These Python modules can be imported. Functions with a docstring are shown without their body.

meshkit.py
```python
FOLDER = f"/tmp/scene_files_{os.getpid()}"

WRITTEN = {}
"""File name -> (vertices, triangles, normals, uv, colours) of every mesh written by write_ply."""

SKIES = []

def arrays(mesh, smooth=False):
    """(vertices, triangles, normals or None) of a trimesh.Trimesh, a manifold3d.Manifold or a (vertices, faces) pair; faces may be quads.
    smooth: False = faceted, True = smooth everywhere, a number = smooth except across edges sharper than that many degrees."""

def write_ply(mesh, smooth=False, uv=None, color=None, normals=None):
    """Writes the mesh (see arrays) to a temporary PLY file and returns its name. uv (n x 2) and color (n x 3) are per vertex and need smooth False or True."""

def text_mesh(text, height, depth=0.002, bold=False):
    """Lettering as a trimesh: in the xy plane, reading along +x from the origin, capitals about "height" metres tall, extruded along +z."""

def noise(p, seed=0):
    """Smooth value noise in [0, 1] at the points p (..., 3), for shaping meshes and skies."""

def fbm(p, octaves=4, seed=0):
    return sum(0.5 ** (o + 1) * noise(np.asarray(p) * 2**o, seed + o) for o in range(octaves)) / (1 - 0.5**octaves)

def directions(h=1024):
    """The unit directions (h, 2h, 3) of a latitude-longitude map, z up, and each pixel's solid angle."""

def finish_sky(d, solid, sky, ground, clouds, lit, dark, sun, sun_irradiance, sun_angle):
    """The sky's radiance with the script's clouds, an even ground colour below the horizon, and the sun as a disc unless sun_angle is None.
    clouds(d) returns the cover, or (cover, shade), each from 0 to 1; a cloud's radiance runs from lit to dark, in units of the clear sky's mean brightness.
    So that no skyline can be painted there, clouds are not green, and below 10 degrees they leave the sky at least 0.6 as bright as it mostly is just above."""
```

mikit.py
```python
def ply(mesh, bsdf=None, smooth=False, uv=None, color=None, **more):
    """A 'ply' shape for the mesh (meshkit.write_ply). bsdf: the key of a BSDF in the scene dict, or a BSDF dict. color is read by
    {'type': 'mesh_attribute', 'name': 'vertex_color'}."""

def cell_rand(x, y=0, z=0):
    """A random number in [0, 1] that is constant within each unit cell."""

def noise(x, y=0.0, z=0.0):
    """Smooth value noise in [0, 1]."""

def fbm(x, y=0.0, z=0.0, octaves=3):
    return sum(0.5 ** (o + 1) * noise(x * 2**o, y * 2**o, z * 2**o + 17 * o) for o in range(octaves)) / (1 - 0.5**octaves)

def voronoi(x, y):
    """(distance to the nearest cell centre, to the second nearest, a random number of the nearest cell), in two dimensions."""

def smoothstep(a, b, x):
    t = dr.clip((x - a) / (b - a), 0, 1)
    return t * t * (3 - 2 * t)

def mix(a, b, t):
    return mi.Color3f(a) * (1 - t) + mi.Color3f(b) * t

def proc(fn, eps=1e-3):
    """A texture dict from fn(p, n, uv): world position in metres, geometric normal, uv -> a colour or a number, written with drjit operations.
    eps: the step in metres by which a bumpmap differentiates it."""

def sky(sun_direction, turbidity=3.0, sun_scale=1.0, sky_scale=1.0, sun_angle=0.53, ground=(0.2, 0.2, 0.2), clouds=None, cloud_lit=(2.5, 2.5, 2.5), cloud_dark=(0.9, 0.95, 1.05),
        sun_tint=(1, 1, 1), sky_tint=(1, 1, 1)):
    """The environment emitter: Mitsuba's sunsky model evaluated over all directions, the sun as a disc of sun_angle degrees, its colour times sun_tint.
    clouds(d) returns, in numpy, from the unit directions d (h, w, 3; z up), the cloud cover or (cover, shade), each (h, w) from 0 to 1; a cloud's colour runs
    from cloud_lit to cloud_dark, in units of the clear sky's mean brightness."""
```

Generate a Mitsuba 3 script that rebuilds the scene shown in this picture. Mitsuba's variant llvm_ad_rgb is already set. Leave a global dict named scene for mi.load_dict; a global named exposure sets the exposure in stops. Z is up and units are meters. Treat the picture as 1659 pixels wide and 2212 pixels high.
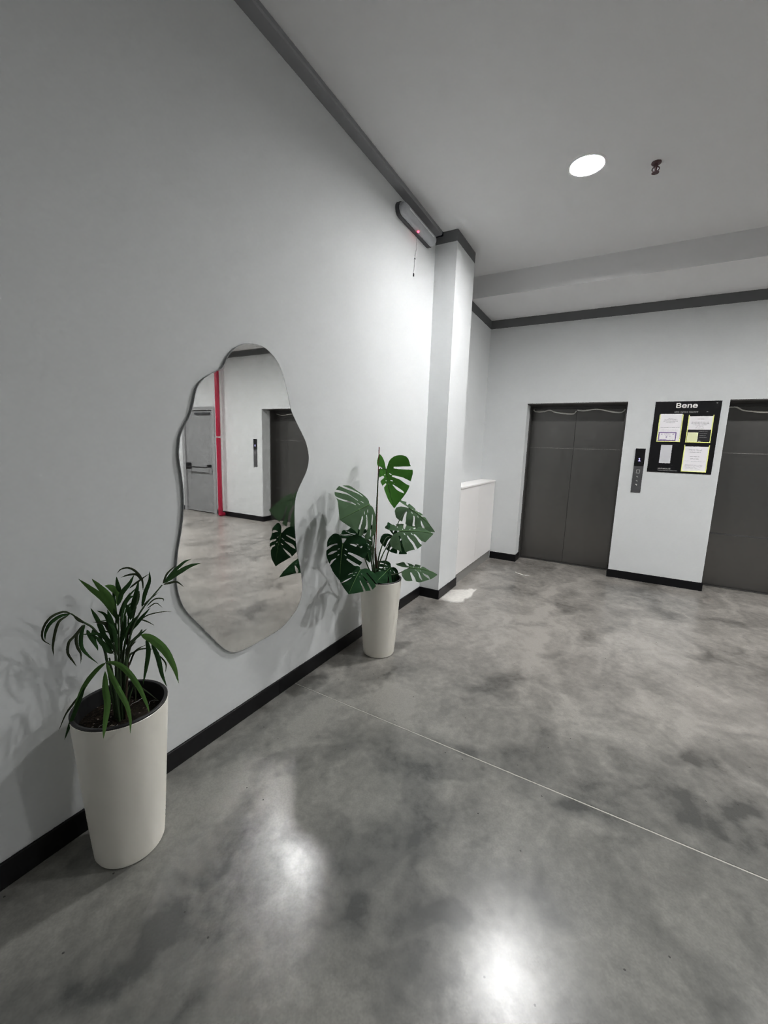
import math, random
import numpy as np, trimesh, manifold3d, shapely
from shapely.geometry import Polygon, box as sbox
import drjit as dr, mitsuba as mi
import mikit, meshkit
from mikit import ply, proc, noise, fbm, smoothstep, mix, voronoi, cell_rand

T = mi.ScalarTransform4f
scene, labels = {}, {}
rng = random.Random(7)
nrng = np.random.default_rng(7)

# ------------------------------------------------------------------ camera, light, exposure
YAW, PITCH, ROLL, FOCAL, EYE = 0.5085, 0.1572, -0.0326, 893.77, (0.0, 0.0, 1.4961)
def _rot():
    cz, sz, cy, sy, cx, sx = math.cos(YAW), math.sin(YAW), math.cos(PITCH), math.sin(PITCH), math.cos(ROLL), math.sin(ROLL)
    Rz = np.array([[cz, -sz, 0], [sz, cz, 0], [0, 0, 1]]); Ry = np.array([[cy, 0, sy], [0, 1, 0], [-sy, 0, cy]]); Rx = np.array([[1, 0, 0], [0, cx, -sx], [0, sx, cx]])
    return Rz @ Ry @ Rx
_R = _rot()
scene['camera'] = {'type': 'perspective', 'fov': math.degrees(2 * math.atan(1659 / 2 / FOCAL)), 'fov_axis': 'x', 'near_clip': 0.02, 'far_clip': 100.0,
                   'to_world': T().look_at(origin=list(EYE), target=(np.array(EYE) + _R[:, 0]).tolist(), up=_R[:, 2].tolist())}
exposure = 5.0
LAMP = (20.8, 20.7, 20.55)            # radiance of the ceiling lamps' diffusers
LAMPS = [(3.34, 0.392, 1.0), (3.34, -2.2, 1.3), (3.34, -4.8, 1.35)]

A, D, H, SOF, XB = 1.6426, 5.6786, 3.3968, 3.1649, 4.7993     # left wall, far wall, ceiling, soffit height, soffit edge
P1, P2, YP = 3.7412, 4.241, 1.436                              # pillar
XD = 6.02                                                      # lift door plane
XMIN, YMIN = -3.0, -7.0

# ------------------------------------------------------------------ materials
def rgb(*c): return {'type': 'rgb', 'value': list(c if len(c) == 3 else (c[0],) * 3)}
def pr(name, col, rough=0.5, spec=0.5, **k):
    b = {'type': 'principled', 'base_color': col if isinstance(col, dict) else rgb(*col), 'roughness': rough, 'specular': spec, **k}
    scene[name] = {'type': 'twosided', 'b': b}
def diff(name, *c): scene[name] = {'type': 'twosided', 'b': {'type': 'diffuse', 'reflectance': rgb(*c)}}

def plaster(p, n, uv):
    m = fbm(p.x * 1.3 + p.z * .3, p.y * 1.3, p.z * 1.3, octaves=3)
    f = noise(p.x * 90, p.y * 90, p.z * 90)
    return mi.Color3f(.63, .645, .65) * (.965 + .05 * m + .025 * f)
pr('m_wall', proc(plaster), 0.75, 0.25)
def ceilfn(p, n, uv):
    return mi.Color3f(.72, .72, .725) * (.97 + .05 * noise(p.x * 1.1, p.y * 1.1, p.z))
pr('m_ceiling', proc(ceilfn), 0.85, 0.15)
diff('m_trim', .15, .155, .157)
pr('m_trunking', (.25, .255, .265), 0.5, 0.3)
diff('m_gap', .012, .013, .02)
pr('m_baseboard', (.005, .005, .006), 0.4, 0.2)

DARK = [[1.24, 0.7, 1.06, -0.9, -3.71, -4.91], [1.4, 0.12, -0.6, -3.47, -6.97, -0.25], [1.9, 0.5, 0.86, -6.41, -11.67, -1.95], [2.37, -0.46, -0.78, -3.63, -9.04, -1.99], [3.79, -0.78, -0.99, -4.25, -4.89, 0.82], [3.02, -0.45, -0.84, -4.07, -5.66, 0.91], [4.27, 0.27, 0.18, -4.18, -5.47, -0.39], [1.9, -0.39, -1.75, -4.44, -6.81, 2.25], [1.3, 1.14, 3.46, -2.34, -7.65, -12.54], [2.21, 1.12, 1.49, -2.0, -3.92, -6.09], [5.29, -0.21, -0.07, -2.07, -4.57, -1.18], [4.42, 0.79, 0.44, -2.71, -5.51, -0.93], [2.47, 0.62, 1.6, -5.48, -6.79, -4.31], [2.01, -0.57, -4.32, -8.06, -6.07, 6.32], [0.61, 1.12, 5.68, -0.67, -4.25, -14.54], [0.85, 1.12, 4.12, -1.2, -5.37, -13.56], [4.74, -0.99, -0.88, -4.35, -5.4, -0.9], [1.78, 0.01, -0.94, -6.83, -14.96, -0.95], [1.67, 0.7, 0.88, -2.76, -9.34, -3.05], [1.07, 0.64, -3.61, -6.46, -11.4, 5.89], [1.18, 0.34, 0.98, -5.55, -10.8, -4.2]]
LIGHT = [[2.66, -0.58, -2.18, -6.72, -8.5, 3.67], [2.62, 0.19, 0.1, -4.4, -13.12, -2.21], [2.96, 0.39, 0.25, -4.22, -4.96, 0.01], [1.68, 1.27, 2.33, -1.71, -3.22, -8.81], [4.12, 1.35, 1.78, -3.28, -1.52, -7.67], [3.11, -0.58, -1.23, -5.58, -7.8, 0.23], [0.96, 1.37, 3.03, -0.75, -0.9, -6.82], [1.16, 1.12, 7.61, 0.02, 2.27, -7.52], [1.46, 0.29, -0.05, -3.23, -8.13, -1.06], [1.98, 1.03, 2.15, -2.43, -4.96, -9.27]]
def blob(x, y, e):
    cx, cy, a, b, c, d = e
    u, v = (x - cx) * a + (y - cy) * b, (x - cx) * c + (y - cy) * d
    return 1 - smoothstep(.0, 1.25, dr.sqrt(u * u + v * v))
def concrete(p, n, uv):
    w1, w2 = fbm(p.x * 3.1, p.y * 3.1, 2.0, octaves=5) - .5, fbm(p.x * 3.1, p.y * 3.1, 9.0, octaves=5) - .5
    x, y = p.x + w1 * .42, p.y + w2 * .42
    dk, lt = mi.Float(0), mi.Float(0)
    for e in DARK: dk = dr.maximum(dk, blob(x, y, e))
    for e in LIGHT: lt = dr.maximum(lt, blob(x, y, e))
    cloud = fbm(x * 1.5, y * 2.1, 4.0, octaves=4)
    streak = fbm(x * 3.0 + 11, y * 6.0, 1.0, octaves=3)
    fine = fbm(p.x * 34 + 3 * w1, p.y * 34, 0.0, octaves=4)
    mid = fbm(x * 8.0, y * 10.0, 6.0, octaves=4)
    grain = noise(p.x * 210, p.y * 210)
    t = dr.clip(.62 + 1.1 * (cloud - .5) + .75 * (streak - .5) - .48 * dk + .34 * lt + .42 * (fine - .5) + .6 * (mid - .5), 0, 1)
    far = smoothstep(1.2, 3.2, p.x)
    lo = mix((.062, .065, .062), (.080, .075, .068), far)
    hi = mix((.245, .243, .224), (.268, .252, .232), far)
    c = mix(lo, hi, t) * (.93 + .14 * grain)
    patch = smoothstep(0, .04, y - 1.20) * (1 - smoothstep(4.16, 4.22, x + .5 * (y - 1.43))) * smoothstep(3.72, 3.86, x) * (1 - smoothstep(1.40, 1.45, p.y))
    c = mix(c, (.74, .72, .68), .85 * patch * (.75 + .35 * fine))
    d, _, r = voronoi(p.x * 9, p.y * 9)
    speck = dr.select((r > .90) & (d < .030), mi.Float(1), mi.Float(0))
    return mix(c, (.03, .03, .028), .8 * speck)
def concrete_rough(p, n, uv):
    return .225 + .09 * fbm(p.x * 5, p.y * 5, 3.0, octaves=3)
def concrete_bump(p, n, uv):
    return fbm(p.x * 22, p.y * 22, 1.0, octaves=3)
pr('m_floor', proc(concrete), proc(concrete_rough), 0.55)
pr('m_joint_pale', (.46, .45, .42), 0.6, 0.3)
diff('m_joint_dark', .05, .05, .048)

scene['m_mirror'] = {'type': 'twosided', 'b': {'type': 'conductor', 'specular_reflectance': rgb(.90, .905, .89)}}
pr('m_mirror_edge', (.20, .21, .21), 0.25, 0.6)
def brush(p, n, uv):
    return noise(p.y * 700, p.z * 4, 0.0) * .9 + 1.6 * fbm(p.y * 1.7, p.z * 2.3, 1.0, octaves=2)
scene['m_steel'] = {'type': 'twosided', 'b': {'type': 'principled', 'base_color': rgb(.12, .118, .114), 'metallic': 0.85, 'roughness': 0.38, 'specular': 0.5}}
scene['m_lift_door'] = {'type': 'twosided', 'b': {'type': 'bumpmap', 'arbitrary': proc(brush, 2e-3), 'scale': 0.0004, 'b': {'type': 'principled', 'base_color': rgb(.18, .176, .170), 'metallic': 0.9, 'roughness': 0.30, 'specular': 0.5}}}
pr('m_steel_dark', (.06, .06, .06), 0.4, 0.5)
pr('m_gleam', (.96, .95, .91), 0.15, 0.9)  # white standing in for the light reflected near the lift door tops
pr('m_film_dull', (.30, .29, .28), 0.4, 0.5)
pr('m_pot', (.80, .775, .70), 0.22, 0.5, clearcoat=0.3, clearcoat_gloss=0.8)
pr('m_rim', (.014, .014, .015), 0.45, 0.4)
def soilfn(p, n, uv):
    d, _, r = voronoi(p.x * 190, p.y * 190)
    return mix((.005, .004, .003), (.026, .018, .012), r * r) + mi.Color3f(.10, .09, .08) * dr.select(r > .975, mi.Float(1), mi.Float(0))
pr('m_soil', proc(soilfn), 0.9, 0.1)
def leafmat(name, c, r=0.33, t=0.5):
    scene[name] = {'type': 'principledthin', 'base_color': rgb(*c), 'roughness': r, 'diff_trans': t, 'spec_trans': 0.0, 'eta': 1.5}
leafmat('m_leaf_dark', (.018, .050, .022), .26, .35)
leafmat('m_leaf_grey', (.070, .120, .066), .26, .5)
leafmat('m_leaf_bright', (.050, .155, .026), .34, .9)
leafmat('m_vein', (.11, .20, .08), .4, .4)
leafmat('m_palm', (.026, .060, .022), .30, .45)
leafmat('m_palm_bright', (.070, .145, .040), .30, .5)
leafmat('m_palm_dry', (.035, .045, .026), .45, .3)
pr('m_stem', (.030, .055, .022), 0.45, 0.4)
pr('m_stem_brown', (.05, .035, .022), 0.6, 0.3)
pr('m_stake', (.20, .045, .030), 0.5, 0.4)
pr('m_cabinet', (.80, .785, .775), 0.35, 0.4)
pr('m_plinth', (.23, .225, .215), 0.45, 0.4)
pr('m_black_gloss', (.006, .006, .007), 0.12, 0.5)
pr('m_board', (.004, .004, .005), 0.5, 0.2)
pr('m_paper', (.86, .845, .87), 0.7, 0.2)
pr('m_paper_grey', (.60, .60, .63), 0.6, 0.3)
pr('m_card_yellow', (.80, .82, .52), 0.6, 0.3)
pr('m_acrylic', (.86, .90, .32), 0.3, 0.5)
pr('m_print', (.40, .40, .42), 0.8, 0.1)
pr('m_print_purple', (.22, .16, .33), 0.7, 0.2)
pr('m_print_dark', (.018, .018, .02), 0.5, 0.3)
pr('m_white_print', (.90, .89, .86), 0.6, 0.2)
pr('m_grey_print', (.33, .33, .33), 0.6, 0.2)
pr('m_door_grey', (.245, .25, .255), 0.45, 0.35)
pr('m_door_frame', (.30, .305, .31), 0.45, 0.35)
pr('m_black', (.012, .012, .013), 0.35, 0.5)
pr('m_red_pipe', (.36, .010, .040), 0.35, 0.5)
pr('m_clamp', (.75, .75, .74), 0.25, 0.6, metallic=0.7)
pr('m_tray', (.05, .052, .058), 0.4, 0.4)
pr('m_diffuser', (.36, .37, .39), 0.18, 0.7, clearcoat=1.0, clearcoat_gloss=0.95)
pr('m_reflector', (.62, .62, .64), 0.3, 0.5)
pr('m_sprinkler', (.055, .022, .024), 0.45, 0.5)
pr('m_lamp_ring', (.80, .80, .80), 0.4, 0.4)
pr('m_wire', (.32, .32, .32), 0.5, 0.4)
pr('m_scrap', (.82, .80, .76), 0.5, 0.3)
pr('m_panel_steel', (.10, .10, .105), 0.32, 0.5, metallic=0.4)
diff('m_lamp_body', .6)

# ------------------------------------------------------------------ helpers
def obj(name, mesh, mat, parent=None, smooth=False, label=None, **more):
    key = f'{parent}__{name}' if parent else name
    base, i = key, 1
    while key in scene:
        key = f'{base}_{i:03d}'; i += 1
    scene[key] = mesh if isinstance(mesh, dict) else ply(mesh, mat, smooth=smooth, **more)
    if label: labels.setdefault(key, {})['label'] = label
    return key
def tag(key, label, cat, group=None, kind=None):
    labels[key] = {'label': label, 'category': cat}
    if group: labels[key]['group'] = group
    if kind: labels[key]['kind'] = kind
    return key
def struct(key, label=None, cat='structure'):
    labels[key] = {'kind': 'structure', 'category': cat}
    if label: labels[key]['label'] = label
    return key
def bx(x0, x1, y0, y1, z0, z1, ch=0.0):
    lo, hi = np.minimum([x0, y0, z0], [x1, y1, z1]), np.maximum([x0, y0, z0], [x1, y1, z1])
    if ch <= 0:
        m = trimesh.creation.box(extents=hi - lo); m.apply_translation((lo + hi) / 2); return m
    pts = []
    for k in range(3):
        l, h = lo + ch, hi - ch
        l[k], h[k] = lo[k], hi[k]
        pts += [[(l, h)[i][0], (l, h)[j][1], (l, h)[q][2]] for i in (0, 1) for j in (0, 1) for q in (0, 1)]
    return trimesh.convex.convex_hull(np.array(pts))
def cat(*ms): return trimesh.util.concatenate(list(ms))
def lathe(prof, n=72, at=(0, 0, 0)):
    m = trimesh.creation.revolve(np.array(prof, float), sections=n); m.apply_translation(at); return m
def catmull(P, n):
    P = np.asarray(P, float)
    if len(P) == 2: return P[0] + np.linspace(0, 1, n)[:, None] * (P[1] - P[0])
    Q = np.vstack([2 * P[0] - P[1], P, 2 * P[-1] - P[-2]])
    t = np.linspace(0, len(P) - 1 - 1e-9, n); i = t.astype(int); f = (t - i)[:, None]
    a, b, c, d = Q[i], Q[i + 1], Q[i + 2], Q[i + 3]
    return .5 * (2 * b + (c - a) * f + (2 * a - 5 * b + 4 * c - d) * f ** 2 + (3 * b - a - 3 * c + d) * f ** 3)
def tube(P, r, n=14, k=8):
    C = catmull(P, n); r = np.broadcast_to(np.asarray(r, float), (n,)) if np.ndim(r) == 0 else np.interp(np.linspace(0, 1, n), np.linspace(0, 1, len(r)), r)
    t = np.gradient(C, axis=0); t /= np.linalg.norm(t, axis=1, keepdims=True)
    ref = np.array([.31, .77, .55]); u = np.cross(t, ref); u /= np.linalg.norm(u, axis=1, keepdims=True); v = np.cross(t, u)
    a = np.arange(k) * 2 * np.pi / k
    V = (C[:, None] + r[:, None, None] * (np.cos(a)[None, :, None] * u[:, None] + np.sin(a)[None, :, None] * v[:, None])).reshape(-1, 3)
    F = []
    for i in range(n - 1):
        for j in range(k):
            q, w = i * k + j, i * k + (j + 1) % k
            F += [[q, w, w + k], [q, w + k, q + k]]
    V = np.vstack([V, C[:1], C[-1:]]); e = n * k
    for j in range(k):
        F += [[e, (j + 1) % k, j], [e + 1, e - k + j, e - k + (j + 1) % k]]
    return trimesh.Trimesh(V, F, process=False)
def flat_poly(poly, depth): return trimesh.creation.extrude_polygon(poly, depth, engine='earcut')
def on_wall_x(m, x):        # local (a, b, c) -> y = -a, z = b, x = x - c : a panel on the far wall read from the room
    V = m.vertices; m = m.copy(); m.vertices = np.stack([x - V[:, 2], -V[:, 0], V[:, 1]], 1); m.fix_normals(); return m
def text_on_far(text, y0, z0, height, x, width=None, bold=False, depth=.001):
    m = meshkit.text_mesh(text, height, depth, bold)
    w = m.bounds[1][0] - m.bounds[0][0]
    m.vertices[:, 0] -= m.bounds[0][0]
    if width: m.vertices[:, 0] *= width / w
    m.vertices[:, 0] += -y0; m.vertices[:, 1] += z0
    return on_wall_x(m, x)
def emit(c): return {'type': 'area', 'radiance': rgb(*c)}

# ------------------------------------------------------------------ the room
XJ, JW = 1.836, 0.007                                # saw-cut joint across the floor, slightly skewed
def slab(x0a, x0b, x1a, x1b):
    P = Polygon([(x0a, YMIN - .2), (x1a, YMIN - .2), (x1b, A + .2), (x0b, A + .2)])
    m = flat_poly(P, .12); m.apply_translation([0, 0, -.12]); return m
jx = lambda y: 1.806 + (y + .626) * .0205
ja, jb = jx(YMIN - .2), jx(A + .2)
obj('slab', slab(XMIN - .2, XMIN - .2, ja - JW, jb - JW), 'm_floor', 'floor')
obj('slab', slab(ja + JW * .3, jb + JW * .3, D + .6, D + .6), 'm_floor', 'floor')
def strip(a, b, z):
    P = Polygon([(ja + a, YMIN), (ja + b, YMIN), (jb + b, A), (jb + a, A)]); m = flat_poly(P, .02); m.apply_translation([0, 0, z - .02]); return m
obj('joint_strip', strip(-JW, -JW * .1, -.0012), 'm_joint_pale', 'floor', label='pale filler strip in the floor joint')
obj('joint_groove', strip(-JW * .1, JW * .3, -.005), 'm_joint_dark', 'floor')
struct('floor', 'mottled grey polished concrete floor with one straight joint', 'floor')

obj('wall_left', bx(XMIN - .2, D + .4, A, A + .2, 0, H + .2), 'm_wall'); struct('wall_left', 'long pale grey wall carrying the wavy mirror', 'wall')
obj('wall_back', bx(XMIN - .2, XMIN, YMIN - .2, A, 0, H + .2), 'm_wall'); struct('wall_back', None, 'wall')
obj('wall_right', bx(XMIN, D + .4, YMIN - .2, YMIN, 0, H + .2), 'm_wall'); struct('wall_right', None, 'wall')
E1, E2, ED, EH = (1.098, -.0247), (-.955, -2.545), (-3.83, -4.86), 2.1
wallp = sbox(YMIN, 0, A, H + .2)
for (a, b), h in ((E1, EH), (E2, EH), (ED, 2.17)):
    wallp = wallp.difference(sbox(b, -.1, a, h))
def far_extrude(poly, x0, x1):
    m = flat_poly(poly, x1 - x0); V = m.vertices; m.vertices = np.stack([x0 + V[:, 2], V[:, 0], V[:, 1]], 1); return m
obj('wall_far', far_extrude(wallp, D, XD - .012), 'm_wall'); struct('wall_far', 'pale grey lift lobby wall with two lift openings', 'wall')
obj('shaft_wall', bx(XD + .10, XD + .2, YMIN, A + .2, 0, H), 'm_gap'); struct('shaft_wall', None, 'wall')

# ceiling with round cut-outs for the lamps
cp = sbox(XMIN - .2, YMIN - .2, XB, A)
for x, y, s in LAMPS:
    cp = cp.difference(shapely.Point(x, y).buffer(.112, quad_segs=16))
cm = flat_poly(cp, .1); cm.apply_translation([0, 0, H]); obj('ceiling', cm, 'm_ceiling'); struct('ceiling', 'flat grey plaster ceiling', 'ceiling')
obj('ceiling_soffit', bx(XB, D, YMIN - .2, A, SOF, H + .15), 'm_ceiling'); struct('ceiling_soffit', 'lowered ceiling strip along the lift wall', 'ceiling')

obj('pillar', bx(P1, P2, YP, A, 0, H), 'm_wall'); struct('pillar', 'square pale grey pillar projecting from the left wall', 'pillar')
t = .003
obj('band', bx(P1 - t, P1, YP - t, A, H - .095, H), 'm_trim', 'trim_1'); obj('band', bx(P1, P2 + t, YP - t, YP, H - .095, H), 'm_trim', 'trim_1'); obj('band', bx(P2, P2 + t, YP, A, H - .095, H), 'm_trim', 'trim_1')
struct('trim_1', 'dark grey painted band around the pillar top', 'trim')
obj('trim_2', bx(D - t, D, YMIN, A - t, 3.0602, SOF), 'm_trim'); struct('trim_2', 'dark grey band along the top of the lift wall', 'trim')
obj('trim_3', bx(P2 + t, D - t, A - t, A, 3.0602, SOF), 'm_trim'); struct('trim_3', 'short dark grey band above the white cabinet', 'trim')

# dark grey trunking along the ceiling corner of the left wall
prof = Polygon([(A, H), (A - .070, H), (A - .070, H - .022), (A - .064, H - .030), (A - .008, H - .034), (A, H - .034)])
m = flat_poly(prof, P1 - .02 - XMIN); V = m.vertices; m.vertices = np.stack([XMIN + V[:, 2], V[:, 0], V[:, 1]], 1); m.fix_normals()
obj('channel', m, 'm_trunking', 'cable_trunking')
obj('end_cap', bx(P1 - .02, P1 - .001, A - .072, A - .001, H - .036, H - .001, .004), 'm_gap', 'cable_trunking', label='black end cap')
tag('cable_trunking', 'dark grey cable trunking running along the ceiling edge of the left wall', 'trunking')

# baseboards
BH, BT = .094, .012
def board(x0, x1, y0, y1): return bx(x0, x1, y0, y1, 0, BH, .002)
obj('board', board(XMIN, 1.7095, A - BT, A), 'm_baseboard', 'baseboard_left'); obj('board', board(1.7105, P1 - BT, A - BT, A), 'm_baseboard', 'baseboard_left')
obj('board', board(P1 - BT, P1, YP - BT, A), 'm_baseboard', 'baseboard_left'); obj('board', board(P1, P2 + .004, YP - BT, YP), 'm_baseboard', 'baseboard_left')
struct('baseboard_left', 'black skirting board along the mirror wall and pillar', 'baseboard')
for y0, y1 in ((E1[0] - BT, 1.44), (E2[0] - BT, E1[1] + BT), (-3.82, E2[1] + BT), (YMIN, -4.87)):
    obj('board', board(D - BT, D, y0, y1), 'm_baseboard', 'baseboard_far')
for y, s in ((E1[0], -1), (E1[1], 1), (E2[0], -1), (E2[1], 1)):
    obj('board', board(D, D + .2, y, y + s * BT), 'm_baseboard', 'baseboard_far')
struct('baseboard_far', 'black skirting board along the lift wall', 'baseboard')

# ------------------------------------------------------------------ lamps
def lamp(x, y, s, label, group=None):
    k = 'ceiling_lamp'
    i = 1
    while any(q.startswith(k + '__') for q in scene): k = f'ceiling_lamp_{i:03d}'; i += 1
    ring = lathe([(.104, .006), (.104, .000), (.108, -.003), (.118, -.003), (.121, 0), (.1115, 0), (.1115, .05), (.104, .05)], 48, (x, y, H))
    obj('ring', ring, 'm_lamp_ring', k, smooth=30)
    d = trimesh.creation.cylinder(radius=.104, height=.010, sections=40); d.apply_translation((x, y, H + .026))
    obj('diffuser', d, 'm_lamp_body', k, emitter=emit(tuple(c * s for c in LAMP)))
    tag(k, label, 'ceiling lamp', group)
for i, (x, y, s) in enumerate(LAMPS):
    if i == 0: lamp(x, y, s, 'round glowing white downlight in the ceiling, left of the small sprinkler')
    else: lamp(x, y, s, ('second round downlight, in line with the first over the lobby to the right', 'third round downlight, farthest right in the row, before the exit door')[i - 1])

sp = (3.505, -.011, H)
k = 'sprinkler'
obj('escutcheon', lathe([(0, 0), (.030, 0), (.030, -.004), (.022, -.012), (.014, -.012), (0, -.012)], 24, sp), 'm_sprinkler', k, smooth=30)
obj('body', lathe([(0, -.012), (.012, -.012), (.013, -.026), (.009, -.030), (.005, -.058), (0, -.058)], 16, sp), 'm_sprinkler', k, smooth=30)
for s in (-1, 1):
    obj('yoke', tube([(sp[0], sp[1] + s * .010, H - .024), (sp[0], sp[1] + s * .021, H - .040), (sp[0], sp[1] + s * .004, H - .060)], .003, 10, 6), 'm_sprinkler', k, smooth=True)
obj('deflector', lathe([(0, -.058), (.022, -.059), (.022, -.062), (0, -.062)], 20, sp), 'm_sprinkler', k)
tag(k, 'small dark red brown fire sprinkler head on the ceiling beside the lamp', 'sprinkler')

# ------------------------------------------------------------------ wavy wall mirror
MIRROR = np.array([[1512,1970],[1553,1976],[1595,1977],[1633,1970],[1667,1954],[1695,1936],[1724,1909],[1748,1872],[1766,1829],[1785,1781],[1800,1736],[1810,1698],[1829,1661],[1863,1614],[1904,1562],[1940,1513],[1962,1462],[1971,1419],[1967,1376],[1948,1329],[1919,1287],[1886,1242],[1862,1201],[1848,1156],[1844,1099],[1845,1032],[1851,954],[1859,885],[1873,823],[1891,759],[1905,694],[1913,631],[1909,570],[1891,529],[1854,484],[1804,451],[1742,423],[1676,411],[1589,406],[1507,403],[1441,404],[1393,412],[1358,428],[1320,461],[1283,506],[1231,577],[1181,645],[1135,708],[1105,760],[1088,814],[1080,867],[1080,918],[1085,967],[1092,1015],[1105,1070],[1116,1118],[1125,1173],[1130,1221],[1131,1270],[1128,1319],[1123,1367],[1118,1407],[1117,1441],[1121,1474],[1128,1511],[1143,1545],[1163,1576],[1182,1611],[1193,1642],[1202,1673],[1212,1708],[1224,1733],[1245,1758],[1279,1785],[1322,1810],[1349,1825],[1367,1848],[1379,1872],[1396,1896],[1420,1922],[1448,1944],[1482,1961]], float) / 1000
Pm = Polygon(catmull(np.vstack([MIRROR, MIRROR[:1]]), 360)[:-1]).buffer(0)
def on_left(poly, y0, y1):     # polygon in (x, z) -> slab between two wall distances
    m = flat_poly(poly, abs(y1 - y0)); V = m.vertices; m.vertices = np.stack([V[:, 0], max(y0, y1) - V[:, 2], V[:, 1]], 1); m.fix_normals(); return m
k = 'wall_mirror'
obj('backing', on_left(Pm.buffer(-.012), A - .0005, A - .008), 'm_mirror_edge', k)
obj('glass', on_left(Pm.buffer(-.0015), A - .008, A - .0125), 'm_mirror', k)
obj('edge', on_left(Pm.difference(Pm.buffer(-.0025)), A - .0075, A - .0127), 'm_mirror_edge', k, label='thin dark polished edge')
tag(k, 'tall frameless wavy-edged mirror hanging on the left wall between the two potted plants', 'mirror')

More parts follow.
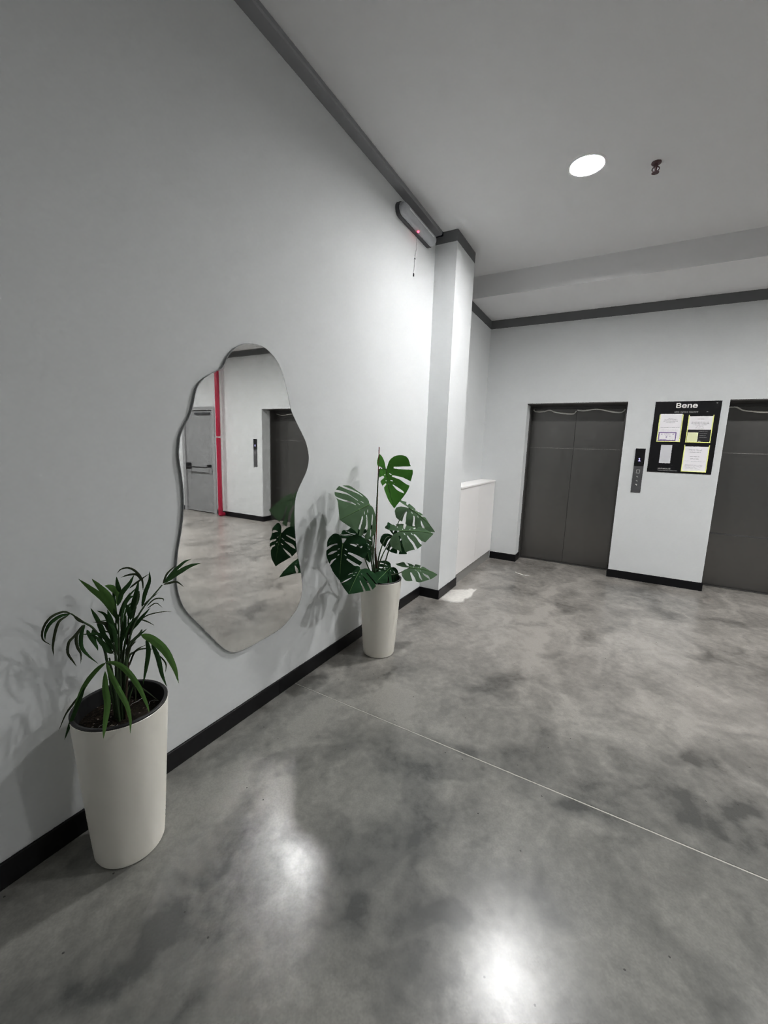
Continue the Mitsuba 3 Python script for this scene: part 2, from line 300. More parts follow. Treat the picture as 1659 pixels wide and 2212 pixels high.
# ------------------------------------------------------------------ lifts
def lift(k, y0, y1, label, gleams, band):
    x0 = D + .2
    for a, s in ((y0, -1), (y1, 1)):
        obj('jamb', bx(x0, XD + .04, a, a + s * .016, 0, EH, .002), 'm_steel', k)
    obj('lintel', bx(D + .004, XD + .04, y1, y0, EH - .012, EH, .002), 'm_steel', k)
    obj('header', bx(XD - .02, XD + .04, y1 + .016, y0 - .016, EH - .045, EH - .012, .002), 'm_steel_dark', k, label='dark door header')
    mid = (y0 + y1) / 2
    for a, b in ((y0 - .016, mid + .0006), (mid - .0006, y1 + .016)):
        d = obj('door_panel', bx(XD, XD + .03, a, b, .006, EH - .045, .0015), 'm_lift_door', k)
        obj('film_seam', bx(XD - .0008, XD, a, b, 1.545, 1.549), 'm_film_dull', d)
        if band: obj('dark_reflection', bx(XD - .0008, XD, a, b, .612, .632), 'm_steel_dark', d)  # blurred dark reflection across the door, put in as a thin strip
    for j, f in enumerate(gleams):  # wavy bright reflection on each leaf, modelled as a white tube
        P = [(XD - .012, y / 1000, z / 1000) for y, z in f]
        obj('reflection_line', tube(P, [.006, .009, .007, .010, .007, .006], 48, 8), 'm_gleam', f'{k}__door_panel' + ('_001' if j else ''), smooth=True, label='bright wavy reflection on the door shaped as a white tube')
    obj('sill', bx(XD - .06, XD + .04, y1, y0, -.01, .004), 'm_steel', k)
    tag(k, label, 'elevator')
lift('elevator', *E1, 'closed steel lift doors in the opening nearest the white cabinet, left of the notice board',
     [[[1078, 2056], [1050, 2028], [941, 2026], [873, 2044], [807, 2019], [697, 2000], [580, 1993], [550, 2022], [541, 2030]], [[535, 2039], [453, 2032], [332, 2048], [253, 2041], [147, 2017], [45, 2005], [5, 2026], [-4, 2043]]], False)
lift('elevator_001', *E2, 'wide dark steel lift doors at the right edge, right of the notice board',
     [[[-990, 2050], [-1068, 2053], [-1132, 2017], [-1232, 2001], [-1344, 1994], [-1500, 2010], [-1700, 2030]], [[-1790, 2036], [-1950, 2020], [-2150, 2034], [-2350, 2012], [-2500, 2040]]], True)

# ------------------------------------------------------------------ call panels
def call_panel(k, yl, yr, z0, z1, zs, digit, label):
    w = yl - yr; yc = (yl + yr) / 2
    obj('plate', bx(D - .010, D, yr, yl, z0, zs, .0015), 'm_panel_steel', k)
    obj('display', bx(D - .011, D, yr, yl, zs, z1, .0015), 'm_black_gloss', k, label='black glass display')
    hgt = .034
    tm = meshkit.text_mesh(digit, hgt, .001, True); wd = tm.bounds[1][0] - tm.bounds[0][0]
    obj('digit', text_on_far(digit, yc + wd / 2, zs + .058, hgt, D - .0112, None, True), 'm_black_gloss', f'{k}__display', emitter=emit((.028, .026, .05)), label='glowing violet floor number')
    ring = sbox(-.019, -.022, .019, .022).difference(sbox(-.013, -.015, .013, .015)); m = flat_poly(ring, .001)
    m.vertices[:, 0] += -yc; m.vertices[:, 1] += zs - .062
    obj('reader_mark', on_wall_x(m, D - .0102), 'm_grey_print', k)
    for j, zz in enumerate((.125, .172, .216)):
        m = trimesh.creation.cylinder(radius=.014, height=.004, sections=28); V = m.vertices.copy(); m.vertices = np.stack([D - .012 + V[:, 2], yc + V[:, 0], zs - zz + V[:, 1]], 1); m.fix_normals()
        b = obj('button', m, 'm_panel_steel', k)
        mk = cat(bx(D - .0148, D - .014, yc - .006, yc + .009, zs - zz + .000, zs - zz + .008), bx(D - .0148, D - .014, yc - .008, yc - .001, zs - zz - .009, zs - zz - .003))
        obj('mark', mk, 'm_white_print' if j == 2 else 'm_grey_print', b)
    tag(k, label, 'call panel')
call_panel('call_panel', -.159, -.257, 1.058, 1.567, 1.365, '1', 'slim lift call panel with a black display between the left lift and the notice board')
call_panel('call_panel_001', -2.675, -2.763, 1.038, 1.557, 1.36, '8', 'slim lift call panel seen only in the mirror, beside the red pipe')

# ------------------------------------------------------------------ notice board
k = 'notice_board'
X = D - .008
obj('panel', bx(X, D, -.888, -.2955, 1.307, 2.090, .001), 'm_board', k)
obj('lettering', text_on_far('Bene', -.490, 2.020, .050, X - .0002, .193, True, .006), 'm_white_print', k, smooth=False, label='raised white letters')
def lines(spec, x, th=.0006):
    return cat(*[bx(x - th, x, y0, y1, z, z + h) for y0, y1, z, h in spec])
sub = []
for a, b in ((-.481, -.528), (-.537, -.604), (-.613, -.698)):
    n = int((a - b) / .0085)
    for j in range(n):
        y = a - (j + .1) * (a - b) / n; q = (a - b) / n * .7
        sub += [(y, y - q, 1.967, .003), (y, y - q * .4, 1.967, .016), (y, y - q, 1.980, .003)]
obj('small_lettering', lines(sub, X), 'm_grey_print', k)
obj('phone_number', text_on_far('0322 05 24 18', -.397, 1.345, .011, X - .0002, .118, False, .0006), 'm_white_print', k)
url = []
for j in range(24):
    y = -.398 - j * .0077; url += [(y, y - .0052, 1.326, .0018), (y, y - .0018, 1.326, .008), (y, y - .0052, 1.332, .0018)]
obj('small_lettering', lines(url, X), 'm_grey_print', k)
for y, z in ((-.848, 2.066), (-.775, 1.975)):
    obj('screw', bx(X - .002, X, y - .006, y + .006, z - .003, z + .003, .001), 'm_clamp', k)
def pocket(y0, y1, z0, z1):
    f = .008
    q = obj('pocket', bx(X - .003, X, y1, y0, z0, z1, .0005), 'm_board', k)
    for a in (bx(X - .009, X - .003, y0 - f, y0, z0, z1), bx(X - .009, X - .003, y1, y1 + f, z0, z1), bx(X - .009, X - .003, y1 + f, y0 - f, z0, z0 + f)):
        obj('acrylic_edge', a, 'm_acrylic', q, label='yellow green acrylic edge')
def sheet(name, y0, y1, z0, z1, mat, label, x=X - .0032, group=None, catg='paper'):
    n = name; i = 1
    while any(q == n or q.startswith(n + '__') for q in scene): n = f'{name}_{i:03d}'; i += 1
    obj('page', bx(x - .0012, x, y1, y0, z0, z1), mat, n); tag(n, label, catg, group); return n
pocket(-.348, -.568, 1.648, 1.948)
s1 = sheet('notice_sheet', -.357, -.559, 1.657, 1.955, 'm_paper', 'white notice sheet in the upper left pocket of the board, above the purple card')
xs = X - .0044
def txt(rows, yc, n, mat='m_print', x=None):
    R = []
    for z, w, h in rows:
        y = yc + w / 2
        while y > yc - w / 2 + .004:
            l = rng.uniform(.012, .034); e = max(yc - w / 2, y - l); R.append((y, e, z, h)); y = e - .004
    obj('print', lines(R, xs if x is None else x, .0003), mat, n)
txt([(1.905, .05, .004), (1.888, .12, .0055), (1.872, .14, .0055), (1.857, .085, .0055), (1.805, .18, .004), (1.778, .16, .0025)], -.458, s1)
pocket(-.616, -.838, 1.646, 1.943)
s2 = sheet('notice_sheet', -.624, -.830, 1.786, 1.929, 'm_paper', 'white notice sheet in the upper right pocket of the board, above the dark card')
txt([(1.896, .06, .0035), (1.862, .155, .0055), (1.848, .16, .0055), (1.833, .12, .0055), (1.819, .06, .005), (1.802, .075, .005)], -.727, s2)
pocket(-.614, -.840, 1.326, 1.620)
s3 = sheet('notice_sheet', -.622, -.832, 1.334, 1.604, 'm_paper', 'white notice sheet in the lower right pocket of the board')
txt([(1.564, .12, .0055), (1.540, .10, .0065), (1.491, .085, .0065), (1.465, .075, .0075), (1.443, .19, .0025), (1.400, .16, .004), (1.388, .16, .004), (1.374, .15, .004), (1.360, .14, .003)], -.720, s3)
c1 = sheet('voucher_card', -.361, -.527, 1.658, 1.757, 'm_print_purple', 'purple bordered card at the bottom of the upper left pocket', xs - .0004, catg='card')
xc = xs - .0016
obj('inner_field', bx(xc - .0004, xc, -.517, -.371, 1.669, 1.746), 'm_paper', c1)
obj('print', cat(lines([(-.385, -.398, 1.729, .008), (-.492, -.504, 1.729, .008), (-.410, -.470, 1.732, .004), (-.432, -.444, 1.695, .012), (-.465, -.474, 1.708, .006), (-.425, -.455, 1.712, .003), (-.375, -.440, 1.670, .006)], xc - .0004, .0003)), 'm_print_purple', c1)
c2 = sheet('dark_card', -.624, -.831, 1.655, 1.785, 'm_print_dark', 'black card with a white edge in the upper right pocket', X - .0032, catg='card')
obj('print', lines([(-.725, -.800, 1.768, .003), (-.735, -.800, 1.744, .003), (-.735, -.790, 1.722, .003), (-.735, -.800, 1.703, .004)], xs, .0003), 'm_grey_print', c2)
obj('white_mark', lines([(-.732, -.752, 1.659, .006)], xs, .0003), 'm_white_print', c2)
sheet('yellow_note', -.627, -.722, 1.655, 1.755, 'm_card_yellow', 'pale yellow square note over the black card', xs, catg='note')
sheet('grey_leaflet', -.400, -.505, 1.411, 1.615, 'm_paper_grey', 'small narrow grey leaflet at the lower left of the board', X, catg='leaflet')
tag(k, 'black notice board with large white lettering and papers on the wall between the two lifts', 'notice board')

# ------------------------------------------------------------------ white cabinet in the niche
k = 'cabinet'
CX0, CX1, CZ = P2 + .004, 5.662, 1.092
obj('carcass', bx(CX0, CX1, YP + .022, A - .004, .1, CZ - .022), 'm_cabinet', k)
obj('worktop', bx(CX0, CX1 + .010, YP - .008, A - .003, CZ - .020, CZ, .002), 'm_cabinet', k)
sm = 4.93
for a, b in ((CX0, sm - .0012), (sm + .0012, CX1 - .002)):
    obj('door', bx(a, b, YP, YP + .019, .118, CZ - .024, .001), 'm_cabinet', k)
obj('plinth', bx(CX0, CX1 - .01, YP + .012, YP + .030, 0, .114), 'm_plinth', k, label='grey recessed plinth')
tag(k, 'low white two-door cabinet in the niche between the pillar and the lift wall', 'cabinet')

# ------------------------------------------------------------------ emergency light
k = 'emergency_light'
def stadium(x0, x1, z0, z1): 
    r = (z1 - z0) / 2
    return shapely.LineString([(x0 + r, (z0 + z1) / 2), (x1 - r, (z0 + z1) / 2)]).buffer(r, quad_segs=10)
EX0, EX1, EZ0, EZ1 = 2.965, 3.600, 3.205, 3.305
obj('tray', on_left(stadium(EX0, EX1, EZ0, EZ1), A - .0005, A - .030), 'm_tray', k, smooth=30)
r0 = (EZ1 - EZ0) / 2 - .004
hull = [trimesh.creation.icosphere(3, r0) for _ in range(2)]
for h_, xx in zip(hull, (EX0 + r0 + .006, EX1 - r0 - .006)):
    h_.vertices[:, 1] *= 1.0; h_.apply_translation((xx, A - .040, (EZ0 + EZ1) / 2))
dm = trimesh.convex.convex_hull(np.vstack([h_.vertices for h_ in hull]))
dm = trimesh.intersections.slice_mesh_plane(dm, [0, -1, 0], [0, A - .0302, 0], cap=True, engine='earcut')
obj('diffuser', dm, 'm_diffuser', k, smooth=35, label='glossy clear grey diffuser')
obj('reflector', bx(EX0 + .07, EX1 - .10, A - .0895, A - .0875, 3.249, 3.259, .0008), 'm_reflector', k)
led = trimesh.creation.icosphere(2, .009); led.apply_translation((3.275, A - .048, 3.208))
obj('indicator', led, 'm_black', k, emitter=emit((.30, .011, .02)), label='glowing red indicator')
tag(k, 'long grey emergency light under the ceiling edge beside the pillar with a red indicator', 'emergency light')
obj('hanging_wire', tube([(3.345, A - .002, 3.205), (3.345, A - .004, 3.12), (3.318, A - .006, 3.035), (3.322, A - .004, 2.99), (3.312, A - .003, 2.93)], .0016, 24, 6), 'm_wire', 'loose_wire', smooth=True)
obj('wire_tip', bx(3.307, 3.317, A - .007, A - .0005, 2.893, 2.918, .001), 'm_black', 'loose_wire', label='black taped end')
obj('wire_tip', bx(3.312, 3.33, A - .008, A - .003, 3.028, 3.036, .001), 'm_black', 'loose_wire')
tag('loose_wire', 'thin loose grey wire dangling on the wall below the emergency light', 'wire')

# ------------------------------------------------------------------ emergency exit door and red pipe (seen in the mirror)
k = 'door_1'
y0, y1 = ED
for a, b in ((y0, y0 - .085), (y1 + .085, y1)):
    obj('frame', bx(D - .02, D + .12, b, a, 0, 2.17, .003), 'm_door_frame', k)
obj('frame', bx(D - .02, D + .12, y1 + .085, y0 - .085, 2.10, 2.17, .003), 'm_door_frame', k)
lf = obj('leaf', bx(D + .01, D + .06, y1 + .09, y0 - .09, .012, 2.095, .003), 'm_door_grey', k)
obj('closer', bx(D - .025, D + .010, y0 - .15, y0 - .60, 2.015, 2.055, .004), 'm_tray', lf, label='dark door closer rail')
obj('push_bar', tube([(D - .085, y0 - .165, .985), (D - .105, y0 - .20, .955), (D - .105, y0 - .80, .950)], .013, 20, 10), 'm_black', lf, smooth=30, label='black push bar')
obj('bar_bracket', bx(D - .112, D + .01, y0 - .815, y0 - .785, .895, 1.03, .012), 'm_black', lf)
obj('bar_bracket', bx(D - .092, D + .01, y0 - .178, y0 - .155, .955, 1.01, .008), 'm_black', lf)
struct(k, 'grey emergency exit door with a black push bar', 'door')

k = 'fire_pipe'
PX, PY, PR = D - .095, -3.625, .042
obj('riser', tube([(PX, PY, .02), (PX, PY, SOF)], PR, 3, 24), 'm_red_pipe', k, smooth=30)
obj('elbow', tube([(PX, PY, .14), (PX, PY, .07), (PX + .02, PY, .035), (PX + .093, PY, .032)], .042, 14, 20), 'm_red_pipe', k, smooth=30)
obj('collar', lathe([(PR, 0), (.050, 0), (.050, .03), (PR, .03)], 24, (PX, PY, .125)), 'm_red_pipe', k, smooth=30)
obj('clamp', lathe([(PR, 0), (.043, 0), (.043, .024), (PR, .024)], 24, (PX, PY, 1.56)), 'm_clamp', k, smooth=30, label='bright metal pipe clamp')
obj('clamp_arm', bx(PX + .036, D, PY - .008, PY + .008, 1.564, 1.580), 'm_clamp', k)
tag(k, 'red vertical fire pipe between the exit door and the lift, seen in the mirror', 'pipe')

obj('plastic_scrap', tube([(5.149, .978, .004), (5.115, .925, .005), (5.09, .862, .004), (5.105, .800, .006)], [.004, .006, .005, .002], 20, 6), 'm_scrap', smooth=True)
tag('plastic_scrap', 'small curved white plastic scrap lying on the floor before the left lift', 'scrap')

# ------------------------------------------------------------------ planters
def pot(k, x, y, prof_h=.565):
    R0, R1, Hh = .114, .149, prof_h
    out = [(0, 0), (R0 - .012, 0), (R0 - .004, .003), (R0, .012)]
    for i in range(1, 13):
        f = i / 12; out.append((R0 + (R1 - R0) * f ** .92, .012 + (Hh - .012 - .004) * f))
    out += [(R1 - .003, Hh), (R1 - .008, Hh - .001)]
    inn = [(R1 - .012, Hh - .012), (R0 + .008, Hh - .12), (0, Hh - .12)]
    obj('pot', lathe(out + inn, 96, (x, y, 0)), 'm_pot', k, smooth=35)
    rim = [(R1 - .0115, Hh - .10), (R1 - .0100, Hh + .0005), (R1 - .0065, Hh + .004), (R1 - .0005, Hh + .0035), (R1 - .0005, Hh - .001), (R1 - .0125, Hh - .012), (R1 - .0165, Hh - .10)]
    rim = [(R1 - .001, Hh - .002), (R1 - .0005, Hh + .003), (R1 - .004, Hh + .005), (R1 - .012, Hh + .004), (R1 - .014, Hh), (R1 - .022, Hh - .10), (R1 - .020, Hh - .10), (R1 - .010, Hh - .002), (R1 - .001, Hh - .002)]
    obj('liner', lathe(rim, 96, (x, y, 0)), 'm_rim', k, smooth=35, label='black inner liner with rim')
    # lumpy soil
    n, rr = 40, R1 - .0205
    P = [(0, 0)] + [(rr * i / 9 * math.cos(a), rr * i / 9 * math.sin(a)) for i in range(1, 10) for a in np.arange(n) * 2 * np.pi / n]
    P = np.array(P); z = Hh - .052 + .012 * (meshkit.fbm(np.c_[P * 40 + 7 * x, np.zeros(len(P))], 4, 3) - .5) * (np.hypot(*P.T) < rr * .99)
    F = [[0, 1 + j, 1 + (j + 1) % n] for j in range(n)]
    for i in range(8):
        for j in range(n):
            a, b = 1 + i * n + j, 1 + i * n + (j + 1) % n; F += [[a, a + n, b + n], [a, b + n, b]]
    obj('soil', trimesh.Trimesh(np.c_[P[:, 0] + x, P[:, 1] + y, z], F, process=False), 'm_soil', k, smooth=True, label='dark crumbly soil')
    return Hh - .052

# ------------------------------------------------------------------ palm
k = 'potted_palm'
pot(k, .727, 1.450)
PALM = [(26,[[740,1460,874],[703,1453,953],[658,1447,1012],[625,1440,1054]]),(26,[[738,1460,890],[718,1457,959],[690,1453,1005],[667,1450,1041]]),(30,[[750,1470,918],[761,1473,953],[737,1477,986],[719,1480,997]]),(16,[[758,1460,964],[752,1465,992],[753,1470,1022]]),(20,[[740,1450,923],[753,1443,966],[776,1437,995],[790,1430,1025]]),(9,[[830,1450,953],[833,1458,991],[817,1466,1025],[796,1474,1042],[775,1482,1040],[766,1490,1026]]),(10,[[824,1450,994],[816,1460,1014],[792,1470,1017],[772,1480,1011]]),(8,[[782,1450,975],[808,1435,998],[839,1420,1020]]),(16,[[816,1440,895],[827,1433,949],[841,1427,990],[839,1420,1028]]),(26,[[784,1460,854],[805,1465,913],[828,1470,990]]),(20,[[793,1460,886],[811,1460,921],[822,1460,953]]),(16,[[740,1450,880],[759,1447,921],[776,1443,943],[793,1440,946]]),(20,[[779,1450,862],[771,1445,905],[756,1440,931]]),(8,[[886,1420,967],[909,1425,1001],[948,1430,1023]]),(14,[[888,1420,969],[932,1420,1004],[977,1420,1031],[1007,1420,1035]]),(22,[[892,1420,969],[940,1413,995],[990,1407,1013],[1034,1400,1016]]),(10,[[888,1420,965],[910,1417,965],[938,1413,962],[963,1410,936]]),(6,[[815,1430,906],[844,1425,926],[870,1420,941]]),(6,[[826,1430,898],[857,1427,917],[887,1423,909],[882,1420,898]]),(5,[[829,1430,889],[859,1425,901],[881,1420,876]]),(5,[[802,1440,848],[830,1427,865],[874,1413,865],[907,1400,857]]),(6,[[803,1440,856],[823,1430,843],[847,1420,820]]),(14,[[778,1440,825],[805,1430,861],[835,1420,893]]),(26,[[759,1440,809],[777,1435,847],[798,1430,876]]),(12,[[748,1440,757],[779,1425,797],[813,1410,823]]),(10,[[753,1450,741],[767,1440,769],[810,1430,815]]),(10,[[608,1460,938],[584,1456,956],[549,1452,952],[526,1448,927],[520,1444,894],[540,1440,866]]),(14,[[605,1460,941],[575,1457,945],[546,1455,932],[531,1452,908],[528,1450,886]]),(10,[[599,1460,939],[568,1450,932],[551,1440,906],[538,1430,866],[535,1420,841]]),(10,[[635,1460,894],[606,1454,867],[587,1448,855],[579,1442,824],[589,1436,793],[595,1430,774]]),(10,[[638,1460,893],[611,1452,865],[608,1445,832],[613,1438,807],[607,1430,779]]),(14,[[641,1460,892],[628,1458,864],[624,1455,823],[639,1452,787],[667,1450,743]]),(10,[[641,1460,895],[617,1450,921],[602,1440,943]]),(14,[[645,1460,871],[650,1453,849],[663,1447,812],[664,1440,795]]),(12,[[661,1460,865],[663,1455,836],[667,1450,794]]),(18,[[710,1450,783],[687,1450,843],[670,1450,887]]),(14,[[696,1450,839],[674,1455,903],[661,1460,941]]),(22,[[715,1450,761],[693,1450,790],[679,1450,823]]),(18,[[709,1450,772],[684,1450,810],[661,1450,849]]),(24,[[712,1440,800],[708,1435,873],[697,1430,930]]),(22,[[750,1460,779],[763,1465,832],[776,1470,874]]),(10,[[712,1450,825],[693,1445,876],[666,1440,891]]),(16,[[740,1450,869],[728,1445,897],[721,1440,924]]),(36,[[795,1420,805],[830,1410,775],[870,1400,716],[897,1390,637],[903,1380,574]]),(18,[[813,1420,780],[814,1413,736],[799,1407,679],[780,1400,625]]),(20,[[831,1420,756],[846,1410,698],[852,1400,630],[862,1390,577]]),(6,[[857,1420,699],[875,1410,659],[865,1400,628]]),(20,[[675,1420,754],[653,1438,732],[623,1455,688],[602,1472,626],[594,1490,574]]),(14,[[621,1450,684],[602,1467,620],[580,1483,550],[571,1500,503]]),(8,[[616,1480,646],[603,1497,616],[586,1513,581],[568,1530,524]]),(20,[[671,1410,759],[670,1382,722],[678,1354,670],[684,1326,624],[676,1298,586],[658,1270,562]]),(22,[[674,1410,761],[698,1388,745],[718,1366,711],[735,1344,659],[744,1322,603],[740,1300,577]]),(24,[[661,1400,736],[643,1370,695],[632,1340,656],[606,1310,609],[585,1280,588]]),(8,[[743,1420,678],[745,1400,655],[742,1380,623],[729,1360,597]]),(6,[[750,1410,653],[756,1383,639],[776,1357,609],[791,1330,581]])]
PALMSTEM = [[[718,1450,596],[733,1450,762],[740,1450,880]],[[715,1460,595],[730,1465,759],[743,1470,886]],[[724,1440,597],[752,1433,758],[796,1427,877],[883,1420,964]],[[709,1460,597],[694,1460,776],[667,1460,863],[638,1460,900],[605,1460,941]],[[730,1460,586],[753,1457,751],[787,1453,850],[814,1450,950]],[[732,1450,588],[756,1435,744],[800,1420,822]],[[703,1430,611],[689,1415,722],[666,1400,764]],[[732,1450,588],[754,1442,710],[778,1435,742],[804,1428,745],[830,1420,734]],[[729,1450,590],[750,1430,760],[790,1410,810]],[[710,1440,604],[718,1440,731],[712,1440,800]],[[722,1450,594],[740,1455,717],[750,1460,779]]]
for S in PALMSTEM:
    S = np.array(S, float) / 1000
    S[0] = (.727 + (S[0][0] - .727) * .8, 1.45 + (S[0][1] - 1.45), .508)
    obj('stem', tube(S, [.0048, .0036, .0022], 18, 7), 'm_stem', k, smooth=True)
for i in range(16):
    a = rng.uniform(0, 6.28); r = rng.uniform(.004, .022); q = rng.uniform(.10, .24)
    obj('stem', tube([(.727 + r * math.cos(a), 1.45 + r * math.sin(a), .508), (.730 + r * 1.6 * math.cos(a), 1.45 + r * 1.2 * math.sin(a), .508 + q * .5), (.738 + r * 3.0 * math.cos(a), 1.45 + r * 1.5 * math.sin(a), .508 + q)], [.0055, .0042, .0025], 8, 6), 'm_stem' if i % 4 else 'm_stem_brown', k, smooth=True)
def leaflet(P, w, twist, fold=.35):
    n = 16; C = catmull(P, n); t = np.gradient(C, axis=0); t /= np.linalg.norm(t, axis=1, keepdims=True) + 1e-9
    base = np.array([-.50, -.80, .35]); side = np.cross(t, base); L = np.linalg.norm(side, axis=1, keepdims=True); side = side / np.maximum(L, .15)
    nor = np.cross(side, t)
    a = twist + np.linspace(-.25, .25, n)
    side, nor = side * np.cos(a)[:, None] + nor * np.sin(a)[:, None], nor * np.cos(a)[:, None] - side * np.sin(a)[:, None]
    f = np.linspace(0, 1, n); wd = w * (np.sin(np.pi * np.clip(f, 0, 1) ** .72) ** .8 * .5 + .03 * (1 - f))
    wd[-1] = w * .01
    V, F = [], []
    for i in range(n):
        for s in (-1, -.5, 0, .5, 1):
            V.append(C[i] + side[i] * wd[i] * s - nor[i] * wd[i] * fold * abs(s) * (1.2 - .5 * abs(s)))
    for i in range(n - 1):
        for j in range(4):
            q = i * 5 + j; F += [[q, q + 1, q + 6], [q, q + 6, q + 5]]
    V = np.array(V)
    V[:, 1] = np.minimum(V[:, 1], A - .004)
    return trimesh.Trimesh(V, F, process=False)
BRIGHT = set(range(0, 3)) | {len(PALM) - i for i in (1, 2, 3, 4, 5, 8)}
for i, (w, P) in enumerate(PALM):
    P = np.array(P, float) / 1000
    mat = 'm_palm_dry' if w <= 10 else 'm_palm_bright' if i in BRIGHT or w > 30 else 'm_palm'
    obj('leaf', leaflet(P, w / 1000 * (.84 if w < 20 else .78), rng.uniform(-.45, .45)), mat, k, smooth=True)
for i in range(26):        # thin upright and arching leaflets of the dense middle
    a = rng.uniform(0, 6.28); h0 = rng.uniform(.66, .86); r0 = rng.uniform(.0, .03); r1 = rng.uniform(.03, .10); hh = rng.uniform(.06, .14)
    c0 = np.array([.738 + r0 * math.cos(a), 1.45 + r0 * math.sin(a) * .7, h0]); c2 = c0 + np.array([r1 * math.cos(a), r1 * math.sin(a) * .55, hh]); c1 = (c0 + c2) / 2 + np.array([-.012 * math.cos(a), 0, .022])
    obj('leaf', leaflet(np.array([c0, c1, c2]), rng.uniform(.006, .013), rng.uniform(-1.2, 1.2)), ('m_palm', 'm_palm_dry', 'm_palm')[i % 3], k, smooth=True)
# bare root threads and litter lying on the soil
for i in range(10):
    a = rng.uniform(0, 6.28); r = rng.uniform(.03, .09); b = a + rng.uniform(-.6, .6)
    p0 = np.array([.727 + r * math.cos(a), 1.45 + r * math.sin(a), .519]); p2 = p0 + np.array([.035 * math.cos(b), .035 * math.sin(b), 0]); pm = (p0 + p2) / 2 + np.array([rng.uniform(-.01, .01), rng.uniform(-.01, .01), .006])
    obj('rootlet', tube([p0, pm, p2], .0008, 8, 5), 'm_film_dull', k)
tag(k, 'small palm with thin drooping leaves in a white conical pot, nearest plant on the left', 'potted plant')

# ------------------------------------------------------------------ monstera
k = 'potted_monstera'
pot(k, 2.496, 1.400)
HALF = [(0, .012), (-.05, .03), (-.15, .07), (-.225, .15), (-.25, .25), (-.22, .36), (-.13, .445), (0, .49), (.15, .505), (.31, .48), (.47, .425), (.62, .335), (.76, .225), (.88, .115), (.96, .04), (1.0, 0)]
def leaf_shape(seed, cuts=3):
    r = random.Random(seed)
    up = catmull(np.array(HALF), 60)
    P = Polygon(np.vstack([up, (up * [1, -1])[::-1][1:]])).buffer(0)
    for s in (-1, 1):
        for j in range(cuts):
            x0 = .0 + j * .205 + r.uniform(-.03, .03); y0 = .16 - .025 * j + r.uniform(-.02, .03)
            a = math.radians(78 - 13 * j + r.uniform(-6, 6)); bend = math.radians(r.uniform(14, 26))
            reach = 1.0 if r.random() < .7 else .62
            q, pts, wd, n = np.array([x0, y0]), [], [], 9
            for s_ in range(n):
                pts.append(q.copy()); u_ = s_ / (n - 1); wd.append((.013 + .034 * u_) * (1 if reach == 1 else math.sin(math.pi * min(1, u_ * .9 + .08)) * 1.1))
                q = q + .062 * reach * np.array([math.cos(a - bend * u_), math.sin(a - bend * u_)])
            pts = np.array(pts); tn = np.gradient(pts, axis=0); tn /= np.linalg.norm(tn, axis=1, keepdims=True); nr = np.c_[-tn[:, 1], tn[:, 0]]; wd = np.array(wd)[:, None] * r.uniform(.75, 1.25)
            ring = np.vstack([pts + nr * wd, (pts - nr * wd)[::-1]]) * [1, s]
            P = P.difference(Polygon(ring).buffer(0).buffer(.004))
        for j in range(2):
            x0 = .14 + j * .17 + r.uniform(-.02, .02); e = shapely.Point(0, 0).buffer(1, quad_segs=4)
            e = shapely.affinity.scale(e, .034, .012); e = shapely.affinity.rotate(e, s * 58, origin=(0, 0)); e = shapely.affinity.translate(e, x0, s * .085)
            P = P.difference(e)
    return max(P.geoms, key=lambda g: g.area) if hasattr(P, 'geoms') else P
import shapely.affinity
def leaf_mesh(P0, P1, width, N, fold, droop, seed):
    P0, P1, N = (np.array(q, float) for q in (P0, P1, N)); r = random.Random(seed)
    poly = leaf_shape(seed).simplify(.003)
    v, f = trimesh.creation.triangulate_polygon(poly, engine='earcut')
    v, f = trimesh.remesh.subdivide_to_size(np.c_[v, np.zeros(len(v))], f, .055)
    m = trimesh.Trimesh(v, f); m.merge_vertices(); v, f = np.array(m.vertices), np.array(m.faces)
    L = np.linalg.norm(P1 - P0); ex = (P1 - P0) / L; ez = N - ex * (N @ ex); ez /= np.linalg.norm(ez); ey = np.cross(ez, ex)
    x, y = v[:, 0], v[:, 1]; wy = width / L
    ph = r.uniform(0, 6)
    z = -fold * np.abs(y) * wy - .55 * y * y * wy - droop * (x * x - x) * -1 * -1
    z = z + .020 * np.sin(16 * (x + .35 * np.abs(y)) + ph) * np.minimum(1, np.abs(y) * 4) - .10 * np.maximum(0, -x) * 1.2 + .02 * np.sin(3 * y * wy + ph)
    Y = y * wy * (1 - .10 * fold)
    W = P0 + L * (x[:, None] * ex + Y[:, None] * ey + z[:, None] * ez)
    W[:, 1] = np.minimum(W[:, 1], A - .003)
    rib = catmull(np.array([[0, 0], [.5, 0], [.96, 0]]), 14)
    rx = rib[:, 0]; rz = -droop * (rx * rx - rx) * -1 * -1 + .02 * np.sin(ph)
    R = P0 + L * (rx[:, None] * ex + (rz + .006)[:, None] * ez)
    return trimesh.Trimesh(W, f, process=False), R
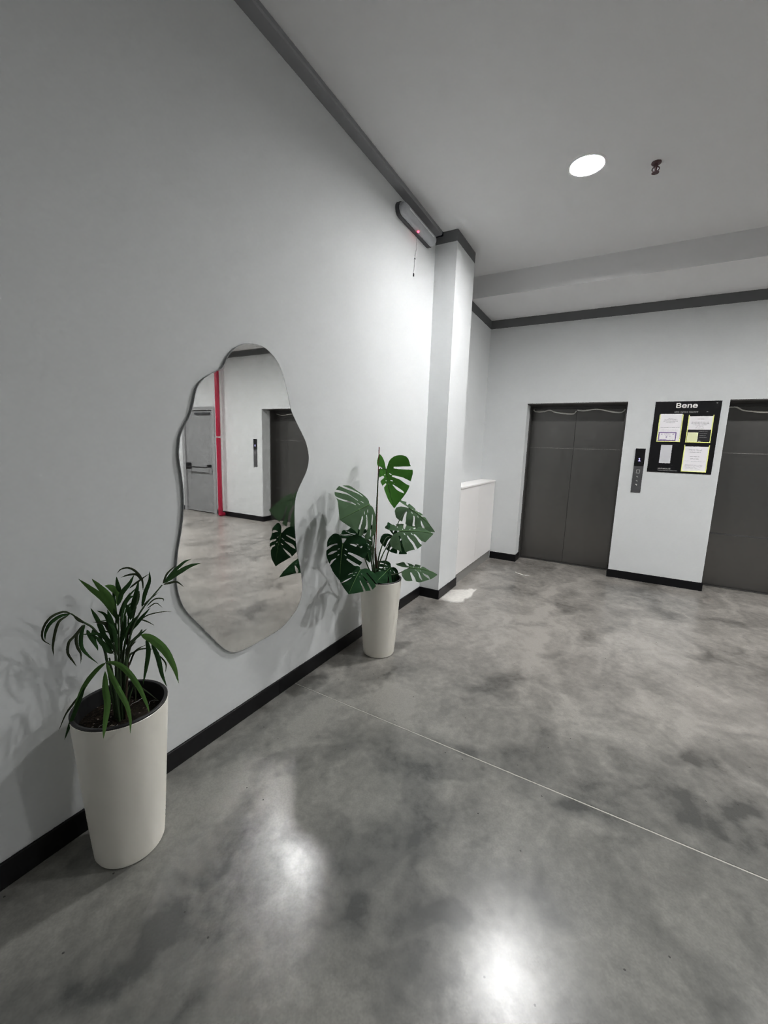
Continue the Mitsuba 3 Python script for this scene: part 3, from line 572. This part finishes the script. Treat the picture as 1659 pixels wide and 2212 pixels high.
MLEAF = [
 ([2461, 1370, 1346],[2565, 1350, 1062],310,[-0.95, 0.14, 0.2],0.36,0.15,2), # A 0.302
 ([2239, 1360, 1126],[1912, 1360, 1070],400,[-0.5, -0.8, 0.4],0.22,0.2,1), # B 0.332
 ([1989, 1385, 915],[1948, 1372, 696],290,[-1, -0.08, 0.28],0.12,0.12,0), # C 0.224
 ([2346, 1470, 896],[2077, 1440, 923],240,[-0.45, -0.25, -0.7],0.2,0.2,0), # D 0.272
 ([2362, 1460, 853],[2371, 1420, 700],130,[-0.6, -0.7, 0.1],0.4,0.2,0), # D2 0.158
 ([2190, 1380, 703],[2009, 1348, 596],250,[-0.85, -0.3, 0.35],0.3,0.2,0), # E 0.213
 ([2536, 1340, 647],[2324, 1340, 589],200,[-0.45, -0.55, 0.6],0.2,0.15,0), # F 0.22
 ([2600, 1220, 646],[2868, 1110, 544],190,[-0.4, -0.35, 0.8],0.2,0.2,1), # G 0.307
 ([2580, 1310, 901],[2807, 1140, 865],270,[-0.42, -0.35, 0.8],0.2,0.15,1), # H 0.286
 ([2744, 1320, 1052],[2941, 1180, 851],220,[-0.3, -0.65, 0.6],0.3,0.25,1), # I 0.315
 ([2592, 1360, 862],[2787, 1340, 686],190,[-0.45, -0.8, 0.3],0.35,0.2,0), # J 0.263
]
PETIOLE = [[[2368,1392,708],[2376,1385,1014],[2387,1378,1326]],[[2358,1387,728],[2306,1373,932]],[[2339,1395,650],[2177,1390,860]],[[2403,1423,679],[2395,1447,842]],[[2397,1420,680],[2404,1440,825]],[[2375,1393,608],[2294,1387,679]],[[2457,1370,607]],[[2471,1340,592],[2546,1280,607]],[[2419,1370,700],[2521,1340,850]],[[2492,1373,666],[2632,1347,950]],[[2439,1390,726],[2506,1380,848],[2562,1370,859]]]
MM = ('m_leaf_dark', 'm_leaf_grey', 'm_leaf_bright')
crown = np.array([2.47, 1.40, .512])
for i, ((p0, p1, w, N, fold, droop, mt), pet) in enumerate(zip(MLEAF, PETIOLE)):
    p0, p1 = np.array(p0) / 1000, np.array(p1) / 1000
    m, rib = leaf_mesh(p0, p1, w / 1000, N, fold, droop, 20 + i)
    lf = obj('leaf', m, MM[mt], k, smooth=True)
    obj('midrib', tube(rib, [.0030, .0022, .0008], 14, 6), 'm_vein', lf, smooth=True)
    pp = [crown + np.array([rng.uniform(-.025, .025), rng.uniform(-.02, .02), 0])] + [np.array(q) / 1000 for q in pet] + [p0]
    obj('petiole', tube(pp, [.0060, .0045, .0035, .0028], 24, 8), 'm_stem', lf, smooth=True)
obj('trunk', tube([(2.475, 1.40, .505), (2.455, 1.402, .60), (2.425, 1.405, .72), (2.41, 1.405, .80)], [.013, .011, .009, .004], 18, 10), 'm_stem_brown', k, smooth=True)
obj('stake', tube([(2.496, 1.450, .505), (2.546, 1.475, 1.490)], .0032, 8, 8), 'm_stake', k, smooth=True, label='thin red brown support stake')
tag(k, 'leafy monstera in a white conical pot beside the pillar, right of the mirror', 'potted plant')

for key in list(scene):
    last = key.split('__')[-1].rstrip('0123456789').rstrip('_')
    if '__' in key and last in ('print', 'small_lettering', 'mark', 'phone_number'):
        labels.setdefault(key, {})['kind'] = 'stuff'
